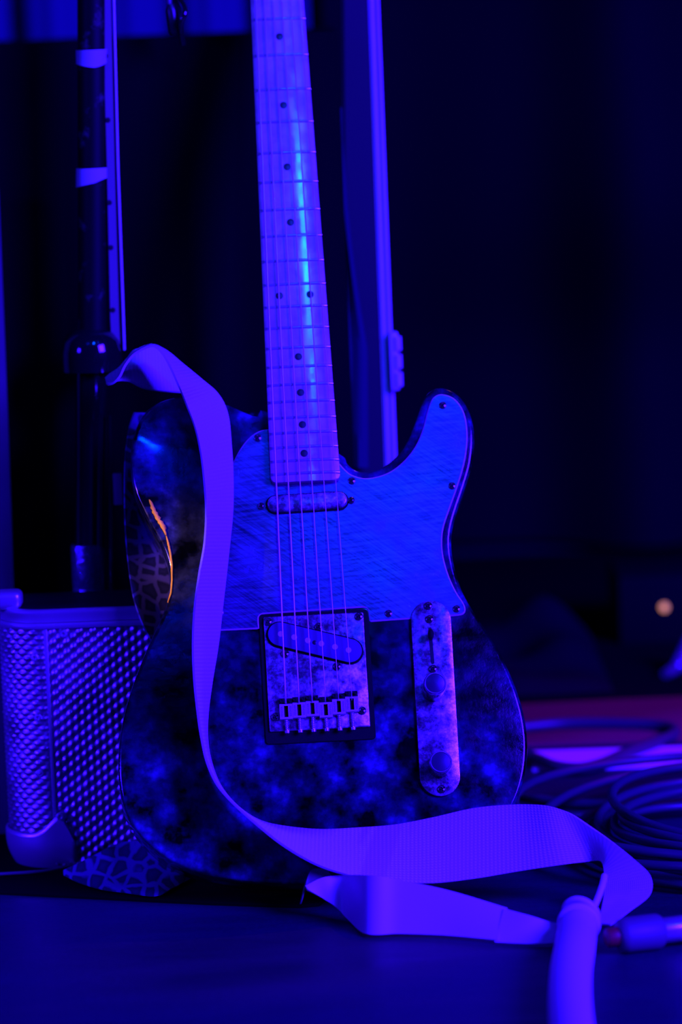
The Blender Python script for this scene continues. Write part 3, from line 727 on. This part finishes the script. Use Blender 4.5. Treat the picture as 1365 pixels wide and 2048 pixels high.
def sheet(name, s0_, s1_, z0, z1, fn, amp, base, step=0.0012):
    ns = int((s1_ - s0_) / step); nz = int((z1 - z0) / step); rows = []
    for j in range(nz + 1):
        z = z0 + (z1 - z0) * j / nz; row = []
        for i in range(ns + 1):
            s = s0_ + (s1_ - s0_) * i / ns
            e = min(1, min(s - s0_, s1_ - s, z - z0, z1 - z) / 0.002)
            p, nrm = path(s, base + amp * fn(s, z) * max(0, e)); row.append(Vector((p.x, p.y, z)) - CL)
        rows.append(row)
    return grid(name, rows, M['case'], 0.0, None, 180)
link('front_panel', sheet('front_panel', 0.0, 0.135, 0.004, CT - 0.014, emboss_diag, 0.0026, 0.0), cs)
A_ = RC * PI / 2
link('corner_panel', sheet('corner_panel', -A_ - 0.05, -0.001, 0.024, CT - 0.014, emboss_wide, 0.0022, 0.0012), cs)
V = []
inner = [path(s, -0.002)[0] for s in [0.16] + [0.0] + [-A_ * k / 8 for k in range(1, 9)] + [-A_ - 0.055]]
inner = inner + [Vector((xs + 0.16, inner[-1].y, 0))]
inner = [p - Vector((CL.x, CL.y, 0)) for p in inner]
sh = []; N = len(inner)
link('case_lid', mesh('case_lid', [(p.x, p.y, CT - 0.0008) for p in inner] + [(p.x, p.y, CT - 0.0022) for p in inner], [tuple(range(N)), tuple(N + i for i in range(N))] + [(i, (i + 1) % N, N + (i + 1) % N, N + i) for i in range(N)], M['black'], False), cs)
link('case_shell', mesh('case_shell', [(p.x, p.y, 0.003) for p in inner] + [(p.x, p.y, CT - 0.003) for p in inner],
     [(i, (i + 1) % N, N + (i + 1) % N, N + i) for i in range(N)] + [tuple(range(N)), tuple(N + i for i in range(N))], M['case'], True, 40), cs)
def sweep(name, prof, m_, s0_=-0.13, s1_=0.16):
    ss = [s1_, 0.06, 0.0] + [-A_ * k / 10 for k in range(1, 11)] + [s0_]; rows = []
    for s in ss:
        row = []
        for o_, z in prof: p, nrm = path(s, o_); row.append(Vector((p.x, p.y, z)) - CL)
        rows.append(row)
    return grid(name, rows, m_, 0.0, None, 35)
link('top_rim', sweep('top_rim', [(-0.004, CT), (0.0006, CT), (0.0022, CT - 0.0012), (0.0024, CT - 0.0035), (0.0016, CT - 0.005), (0.0016, CT - 0.0105), (-0.002, CT - 0.0108)], M['trim'], -A_ - 0.05), cs)
link('rim_bead', sweep('rim_bead', [(-0.001, CT - 0.0108), (0.0022, CT - 0.0110), (0.0036, CT - 0.0124), (0.0038, CT - 0.0140), (0.003, CT - 0.0156), (0.0, CT - 0.0166), (-0.001, CT - 0.0166)], M['trim'], -A_ - 0.05), cs)
link('corner_seam', sweep('corner_seam', [(0, 0), (0, 0)], M['case']) if False else box('corner_seam', xs - 0.0015 - CL.x, xs + 0.0012 - CL.x, CY - 0.0020 - CL.y, CY - CL.y, 0.006, CT - 0.015, M['trim'], 0.0006), cs)
# corner cap
rows = []
for j in range(17):
    f_ = j / 16; row = []
    for i in range(33):
        s = -A_ - 0.01 + (0.018 + A_ + 0.01) * i / 32
        hump = 0.048 * math.exp(-((s - 0.005) / 0.0125) ** 2); zt_ = 0.033 + 0.6 * hump * 0.55
        edge = max(0.0, min(1.0, (0.018 - s) / 0.012)) ** 0.5
        zt_ = 0.004 + (zt_ - 0.004) * (0.25 + 0.75 * edge)
        z = 0.003 + (zt_ - 0.003) * f_
        lowr = max(0, 1 - z / 0.026); ins = 0.011 * lowr ** 2.2
        o_ = 0.0058 - 0.8 * ins - (0.002 if j == 16 else 0)
        o_ = o_ if i < 32 else o_ - 0.002
        p, nrm = path(s, o_); row.append(Vector((p.x, p.y, z)) - CL)
    rows.append(row)
link('corner_cap', grid('corner_cap', rows, M['trim'], 0.0, None, 60), cs)
rv = lathe('rivet', [(0.0034, -0.002), (0.0034, 0.0006), (0.0028, 0.0016), (0.0018, 0.0018), (0.0012, 0.0006), (0.0003, 0.0005)], M['trim'], 16)
for x, y in ((126.6, 1268), (69, 1315), (75.6, 1435), (81, 1546), (120.6, 1633)):
    p = pix(x, y, CY - 0.002); s = p.x - xs
    if s < 0: s = -RC * math.asin(max(-1, min(1, -s / (RC + 0.0015))))
    q, nrm = path(s, 0.0014 if y < 1600 else 0.0045)
    z = pix(x, y, q.y).z
    link('rivet', rv, cs, mtx=Matrix.Translation(Vector((q.x, q.y, z)) - CL) @ nrm.to_track_quat('Z', 'Y').to_matrix().to_4x4())
# latch block on the left end of the lid
lp = pix(18, 1200, 3.075); link('lid_catch', box('lid_catch', -0.020, 0.011, -0.012, 0.012, -0.001, 0.014, M['trim'], 0.005, 4), cs, loc=Vector((lp.x, lp.y, CT)) - CL)

# dark low mat under case and guitar
mp_ = [(-260, 1775), (0, 1785), (200, 1795), (420, 1806), (600, 1812), (640, 1808), (660, 1790)]
front = [fpix(x, y, 0.002) for x, y in mp_]
V = []; bk_ = [Vector((p.x, 3.215, 0.002)) for p in front]
base_ = front[3].copy(); base_.z = 0
allp = front + bk_[::-1]
mo = [Vector((p.x - base_.x, p.y - base_.y, 0)) for p in allp]
o = link('floor_mat', slab('floor_mat', mo, [(0.0006, 0.0028), (0, 0.0022), (0, 0.0002)], M['black_cloth'], 40), loc=base_)
tag(o, 'flat black cloth lying under the guitar and the metal case', 'mat')

# leopard cloth: sheet behind the guitar and a flap on the floor
lb = [(270, 826), (258, 862), (251, 915), (250, 985), (252, 1060), (257, 1125), (266, 1185), (280, 1232), (300, 1275), (330, 1330), (360, 1450), (360, 1580), (340, 1660)]
rows = []; uvs = []
lc = crom([Vector((x, y, 0)) for x, y in lb], 5)
for i, p in enumerate(lc):
    row = []; u_ = []
    for j in range(22):
        x = p.x + (560 - p.x) * j / 21
        wz = -0.052 - 0.012 * math.sin(min(1, j / 4) * PI / 2) - 0.003 * math.sin(i * 0.35 + j * 0.5)
        q = gpix(x, p.y, wz); row.append(gw(q)); u_.append((q.x, q.y))
    rows.append(row); uvs.append(u_)
lr = root('leopard_cloth', 'leopard print cloth hanging behind the left side of the guitar', 'cloth', fpix(330, 1790, 0.003))
link('hanging_sheet', grid('hanging_sheet', [[p - lr.location for p in r] for r in rows], M['leopard'], 0.0015, uvs, 80), lr)
tope = [(128, 1742), (150, 1732), (200, 1707), (232, 1690), (275, 1684), (330, 1690), (380, 1705)]
bote = [(130, 1752), (158, 1766), (205, 1780), (250, 1786), (310, 1793), (345, 1778), (385, 1755)]
A = crom([Vector((x, y, 0)) for x, y in tope], 5); B = crom([Vector((x, y, 0)) for x, y in bote], 5); rows = []; uvs = []
for i in range(len(A)):
    row = []; u_ = []
    for j in range(10):
        k = j / 9; x = A[i].x + (B[i].x - A[i].x) * k; y = A[i].y + (B[i].y - A[i].y) * k
        bz = 0.0042 + 0.019 * (1 - k) * min(1, max(0, (A[i].x - 110) / 110))
        bY = fpix(B[i].x, B[i].y, 0.0042).y
        p = pix(x, y, bY + 0.035 * (1 - k)) if False else fpix(x, y, bz); row.append(p - lr.location); u_.append((p.x, (y - 1700) / 2450))
    rows.append(row); uvs.append(u_)
o = link('floor_flap', grid('floor_flap', rows, M['leopard'], 0.0012, uvs, 80), lr); o['label'] = 'corner of the leopard cloth spread on the floor'

hm = crom([fpix(x, y, 0.0055) - lr.location for x, y in [(-70, 1752), (20, 1747), (90, 1742), (150, 1730), (195, 1712), (215, 1700)]], 6)
link('hem_cord', tube('hem_cord', hm, 0.0014, M['plug_body'], 8), lr)

# ================================================================== BLACK POST BEHIND THE CASE
BY = 3.176
bx0 = pix(182, 1100, BY).x
ps = root('black_post', 'glossy black column with domed collar and long taped pole above the metal case', 'post', (bx0, BY, 0))
PLc = ps.location
def wp(x, y, dY=0.0): return pix(x, y, BY + dY) - PLc
colb = Vector((wp(180, 1210).x - 0.001, 0, 0.0)); 
link('column', tube('column', [colb, wp(180, 1215), wp(180, 1050), wp(181, 900), wp(183, 735), wp(184, 715)], [0.0128, 0.0128, 0.0128, 0.0128, 0.0135, 0.012], M['gloss_black'], 28), ps)
link('column_foot', lathe('column_foot', [(0.024, 0.0), (0.024, 0.004), (0.020, 0.008), (0.0135, 0.012)], M['gloss_black'], 28), ps, loc=(colb.x, colb.y, 0.003))
dz = wp(184, 712)
link('domed_collar', lathe('domed_collar', [(0.0262, -0.012), (0.0264, -0.004), (0.0262, 0.004), (0.0245, 0.013), (0.0200, 0.0195), (0.0130, 0.0235), (0.004, 0.025)], M['gloss_black'], 36), ps, loc=dz)
pt, pm_ = wp(186, 660), wp(184, -120)
link('pole', tube('pole', [pt, pt.lerp(pm_, 0.3), pt.lerp(pm_, 0.6), pm_, pt + (pm_ - pt) * 2.0], 0.0125, M['dull_black'], 24), ps)
def band(y0, y1, seed):
    rnd = random.Random(seed); ph = rnd.random() * 6; rows = []
    for j in range(5):
        k = j / 4; row = []
        for i in range(41):
            a = -2.6 + 5.2 * i / 40
            yy = y0 + (y1 - y0) * k + (5 * math.sin(a * 1.3 + ph) * k) - 9 * k * max(0, a - 0.2)
            cpt = pt + (pm_ - pt) * ((yy - 660) / (-120 - 660)); r = 0.0135 + 0.0005 * math.sin(a * 2.1 + ph + k)
            row.append(cpt + Vector((r * math.sin(a), -r * math.cos(a), 0)))
        rows.append(row)
    return grid('tape_band', rows, M['tape'], 0.0006, None, 70)
link('tape_band', band(97, 128, 1), ps); link('tape_band', band(333, 366, 5), ps)
def strip(name, pxs, dY, dep, m_):
    V = []
    for (xa, ya), (xb, yb) in pxs:
        for x, y, q in ((xa, ya, 0), (xb, yb, 0), (xb, yb, dep), (xa, ya, dep)): V.append(wp(x, y, dY) + Vector((0, q, 0)))
    Fc = [(0, 1, 2, 3)]; n_ = len(pxs)
    for i in range(n_ - 1):
        for k in range(4): k2 = (k + 1) % 4; Fc.append((4 * i + k, 4 * i + k2, 4 * i + 4 + k2, 4 * i + 4 + k))
    Fc.append(tuple(4 * (n_ - 1) + k for k in range(4)))
    return mesh(name, V, Fc, m_, True, 30)
sp = link('side_strip', strip('side_strip', [((186, -660), (206, -660)), ((203, -60), (220, -60)), ((214, 330), (229, 330)), ((221, 640), (238, 640)), ((224, 690), (240, 690))], -0.006, 0.008, M['pale_wood']), ps)
dotm = lathe('strip_mark', [(0.0022, -0.0005), (0.0022, 0.0003), (0.0018, 0.0004)], M['inlay'], 12)
for x, y in ((211, 112), (216, 240), (219, 405), (222, 495), (226, 620)):
    link('strip_mark', dotm, sp, mtx=Matrix.Translation(wp(x, y, -0.0062)) @ Matrix.Rotation(PI / 2, 4, 'X'))
link('thin_rod', tube('thin_rod', [wp(212, -660, -0.004), wp(226, -80, -0.004), wp(236, 330, -0.004), wp(249, 700, -0.004)], 0.0010, M['alu_edge'], 8), ps)
link('thin_rod', tube('thin_rod', [wp(219, 830, -0.01), wp(221, 1000, -0.01), wp(223, 1205, -0.01), wp(224, 1300, -0.01)], 0.0016, M['gloss_black'], 8), ps)
link('rod_plate', box('rod_plate', -0.0038, 0.0038, -0.001, 0.001, -0.0135, 0.0135, M['pale_wood'], 0.0006), ps, loc=wp(236, 978, -0.012))
SL = mat('dark_glossy_sleeve', (0.22, 0.24, 0.30), 0.16, 0.8); bump(SL, noise(SL, coords(SL), 260, 3), 0.8, 0.0014)
cf = wp(178, 1150, -0.002)
link('clear_sleeve', lathe('clear_sleeve', [(0.0140, -0.031), (0.0146, -0.029), (0.0146, -0.012), (0.0140, -0.010), (0.0146, -0.008), (0.0146, 0.024), (0.0140, 0.0265), (0.0133, 0.027)], SL, 28), ps, loc=(cf.x, 0, cf.z))

# small connector hanging at the top left
hc = root('hanging_connector', 'small dark cable connector hanging in front of the blue-lit curtain', 'connector', pix(345, 40, 3.20))
HO = hc.location
link('cable', tube('cable', crom([pix(352, -1500, 3.23) - HO, pix(350, -800, 3.22) - HO, pix(348, -160, 3.21) - HO, pix(345, -40, 3.205) - HO, pix(338, 0, 3.20) - HO, pix(342, 20, 3.2) - HO], 6), 0.0028, M['cable'], 8), hc)
link('barrel', tube('barrel', [pix(341, 8, 3.2) - HO, pix(343, 20, 3.2) - HO, pix(350, 62, 3.2) - HO, pix(351, 68, 3.2) - HO], [0.0035, 0.0055, 0.0062, 0.005], M['dark_metal'], 16), hc)
link('clip', tube('clip', crom([pix(360, 0, 3.2) - HO, pix(370, 22, 3.19) - HO, pix(362, 50, 3.19) - HO, pix(366, 88, 3.2) - HO], 6), 0.0028, M['gloss_black'], 10), hc)

# pale panel at the left margin
lpY = 3.190
t = root('pale_panel', 'dim blue panel edge at the far left behind the metal case', 'panel', (pix(0, 800, lpY).x - 0.1, lpY, 0))
V = []
for x, y in ((-4, 380), (28, 1190)): V.append(pix(x, y, lpY))
d_ = V[1] - V[0]; z1_ = V[0].z; top_ = V[0]; bot_ = V[0] + d_ * ((0.003 - V[0].z) / d_.z)
pts = [Vector((top_.x - 0.25, lpY, z1_)), top_, bot_, Vector((bot_.x - 0.25, lpY, 0.003))]
link('panel_board', mesh('panel_board', [p - t.location for p in pts] + [p - t.location + Vector((0, 0.012, 0)) for p in pts],
     [(0, 1, 2, 3), (4, 7, 6, 5), (0, 4, 5, 1), (1, 5, 6, 2), (2, 6, 7, 3), (3, 7, 4, 0)], mat('blue_grey_panel', (0.07, 0.07, 0.075), 0.6), False), t)

# ================================================================== FLOOR CLUTTER, RIGHT
# coiled cable
cx, cy = fpix(1500, 1690).x, fpix(1500, 1690).y
P = []; z = 0.004; rnd = random.Random(4)
turns = 9
for k in range(turns * 40):
    a = 2 * PI * k / 40; tn = k / 40
    r = 0.135 + 0.035 * math.sin(tn * 1.9) + 0.010 * math.sin(a * 0.37 + 2)
    P.append(Vector((r * math.cos(a) + 0.018 * math.sin(tn * 2.3), 1.15 * r * math.sin(a) + 0.03 * math.cos(tn * 1.7), 0.0042 + 0.0040 * tn + 0.003 * math.sin(a * 2 + tn))))
tag(link('coiled_cable', tube('coiled_cable', P, 0.0040, M['cable'], 8), loc=(cx, cy, 0)), 'black cable coiled on the floor at the right edge', 'cable')
def floor_cable(pxs, r, label, z=None, m_=None):
    zz = r if z is None else z
    P_ = crom([fpix(x, y, zz) for x, y in pxs], 8); b = P_[len(P_) // 2].copy(); b.z = 0
    return tag(link('floor_cable', tube('floor_cable', [p - b for p in P_], r, m_ or M['cable'], 10), loc=b), label, 'cable')
floor_cable([(1000, 1500), (1068, 1515), (1110, 1532), (1160, 1537), (1205, 1527), (1255, 1505), (1310, 1485), (1350, 1467), (1330, 1452), (1240, 1447), (1130, 1447), (1040, 1455)], 0.0055,
            'black cable looping over the white strip behind the guitar', 0.0075)
floor_cable([(960, 1560), (1060, 1594), (1140, 1606), (1230, 1607), (1330, 1595), (1480, 1570)], 0.0045, 'black cable crossing the floor just behind the strap bend')
floor_cable([(990, 1615), (1120, 1632), (1190, 1627), (1260, 1612), (1380, 1604), (1500, 1600)], 0.0045, 'black cable lying nearest behind the strap bend')
floor_cable([(1290, 1850), (1300, 1790), (1320, 1765), (1365, 1790), (1440, 1805)], 0.0035, 'black cable end curling out below the coil') if False else None
# white strip
wpx = [(1066, 1503), (1420, 1491), (1420, 1531), (1066, 1541)]
q = [fpix(x, y, 0.001) for x, y in wpx]; b = sum(q, Vector()) / 4; b.z = 0
o = link('white_strip', slab('white_strip', [Vector((p.x - b.x, p.y - b.y, 0)) for p in q], [(0.0003, 0.0016), (0, 0.0013), (0, 0.0002)], M['paper'], 40), loc=b)
tag(o, 'white strip lying flat on the floor behind the guitar at right', 'strip')
# jack plug
pl = root('cable_plug', 'dark cable plug with bright metal barrel lying at the right edge', 'plug', fpix(1290, 1895))
PO = pl.location
def fp(x, y, z): return fpix(x, y, z) - PO
c_a, c_b = fp(1236, 1873, 0.0135), fp(1322, 1862, 0.0135)
ax = (c_b - c_a).normalized()
link('plug_body', tube('plug_body', [c_a, c_a + ax * 0.002, c_a + ax * 0.006, c_b - ax * 0.003, c_b], [0.009, 0.0122, 0.0135, 0.0135, 0.012], M['plug_body'], 24), pl)
link('plug_barrel', tube('plug_barrel', [c_b - ax * 0.001, c_b + ax * 0.002, c_b + ax * 0.05, c_b + ax * 0.055], [0.0085, 0.0098, 0.0098, 0.0085], M['bright_metal'], 24), pl)
link('plug_nose', tube('plug_nose', [c_a - ax * 0.009, c_a - ax * 0.008, c_a + ax * 0.001], [0.006, 0.0072, 0.0075], mat('dark_red_plastic', (0.25, 0.02, 0.02), 0.5), 18), pl)

# heap of dark cloth far right and a small box with an amber lamp
rows = []; rnd = random.Random(9); ph = [rnd.uniform(0, 6.3) for _ in range(6)]
hx0, hx1, hy0, hy1 = 0.06, 0.268, 3.72, 4.15
for j in range(41):
    row = []
    for i in range(51):
        x = hx0 + (hx1 - hx0) * i / 50; y = hy0 + (hy1 - hy0) * j / 40
        e = math.sin(PI * i / 50) ** 0.5 * math.sin(PI * j / 40) ** 0.5
        z = 0.004 + e * (0.030 + 0.03 * math.sin(17 * x + 9 * y + ph[0]) * math.sin(14 * y - 11 * x + ph[1]) + 0.018 * math.sin(38 * x - 21 * y + ph[2]) * math.sin(33 * y + 18 * x + ph[3]))
        row.append(Vector((x - 0.16, y - 3.93, max(0.003, z))))
    rows.append(row)
tag(link('cloth_heap', grid('cloth_heap', rows, mat('dark_cloth', (0.006, 0.005, 0.008), 0.8, 0, 0.03), 0.0, None, 80), loc=(0.16, 3.93, 0)), 'crumpled dark cloth heaped on the floor at the back right', 'cloth')
bx = root('stage_box', 'small black box with an amber light at the far right', 'box', (pix(1350, 1200, 4.1).x, 4.06, 0))
LY = 3.995; la = pix(1330, 1216, LY); fz = la.z + 0.035
link('box_shell', box('box_shell', -0.07, 0.09, -0.06, 0.08, 0.0, fz, M['backdrop'], 0.006), bx)
link('amber_light', lathe('amber_light', [(0.0045, 0), (0.0045, 0.003), (0.0025, 0.0055)], M['amber'], 14), bx, mtx=Matrix.Translation(Vector((la.x, 4.001, la.z)) - bx.location) @ Matrix.Rotation(PI / 2, 4, 'X'))
# small bright connector and a painted patch of red light at the back right
cn = root('metal_connector', 'small shiny connector at the right edge beside the dark cloth heap', 'connector', fpix(1352, 1352))
c0 = Vector((0, 0, 0.008))
link('barrel', tube('barrel', [c0, c0 + Vector((0.004, 0.004, 0.002)), c0 + Vector((0.018, 0.03, 0.022)), c0 + Vector((0.02, 0.034, 0.024))], [0.006, 0.008, 0.008, 0.006], M['bright_metal'], 16), cn)
link('sleeve', tube('sleeve', [c0 - Vector((0.012, 0.02, 0.002)), c0], [0.005, 0.0065], M['plug_body'], 14), cn)
q = [fpix(x, y, 0.001) for x, y in [(1010, 1412), (1250, 1400), (1560, 1388), (1560, 1478), (1250, 1486), (1010, 1494)]]; b = sum(q, Vector()) / 6; b.z = 0
tag(link('red_light_patch', slab('red_light_patch', [Vector((p.x - b.x, p.y - b.y, 0)) for p in resample(q, 0.02)], [(0.001, 0.0024), (0, 0.0018), (0, 0.0002)], mat('red_spill_colour', (0.16, 0.008, 0.05), 0.95, 0, 0.1), 40), loc=b), 'dim purplish red patch painted as light spill on the floor behind the white strip', 'light patch')  # red light spill put into the colour of this flat patch
q = [fpix(x, y, 0.001) for x, y in [(780, 1424), (1200, 1410), (1700, 1392)]]; q = q + [Vector((1.6, 4.68, 0)), Vector((q[0].x, 4.68, 0))]; b = sum(q, Vector()) / 5; b.z = 0
tag(link('rear_shade_sheet', slab('rear_shade_sheet', [Vector((p.x - b.x, p.y - b.y, 0)) for p in q], [(0.0006, 0.0018), (0, 0.0014), (0, 0.0002)], M['black_cloth'], 40), loc=b), 'black sheet added to keep the floor dark at the back, under the cloth heap', 'shade sheet')  # black sheet added so the rear floor stays dark where the wash lamp reaches
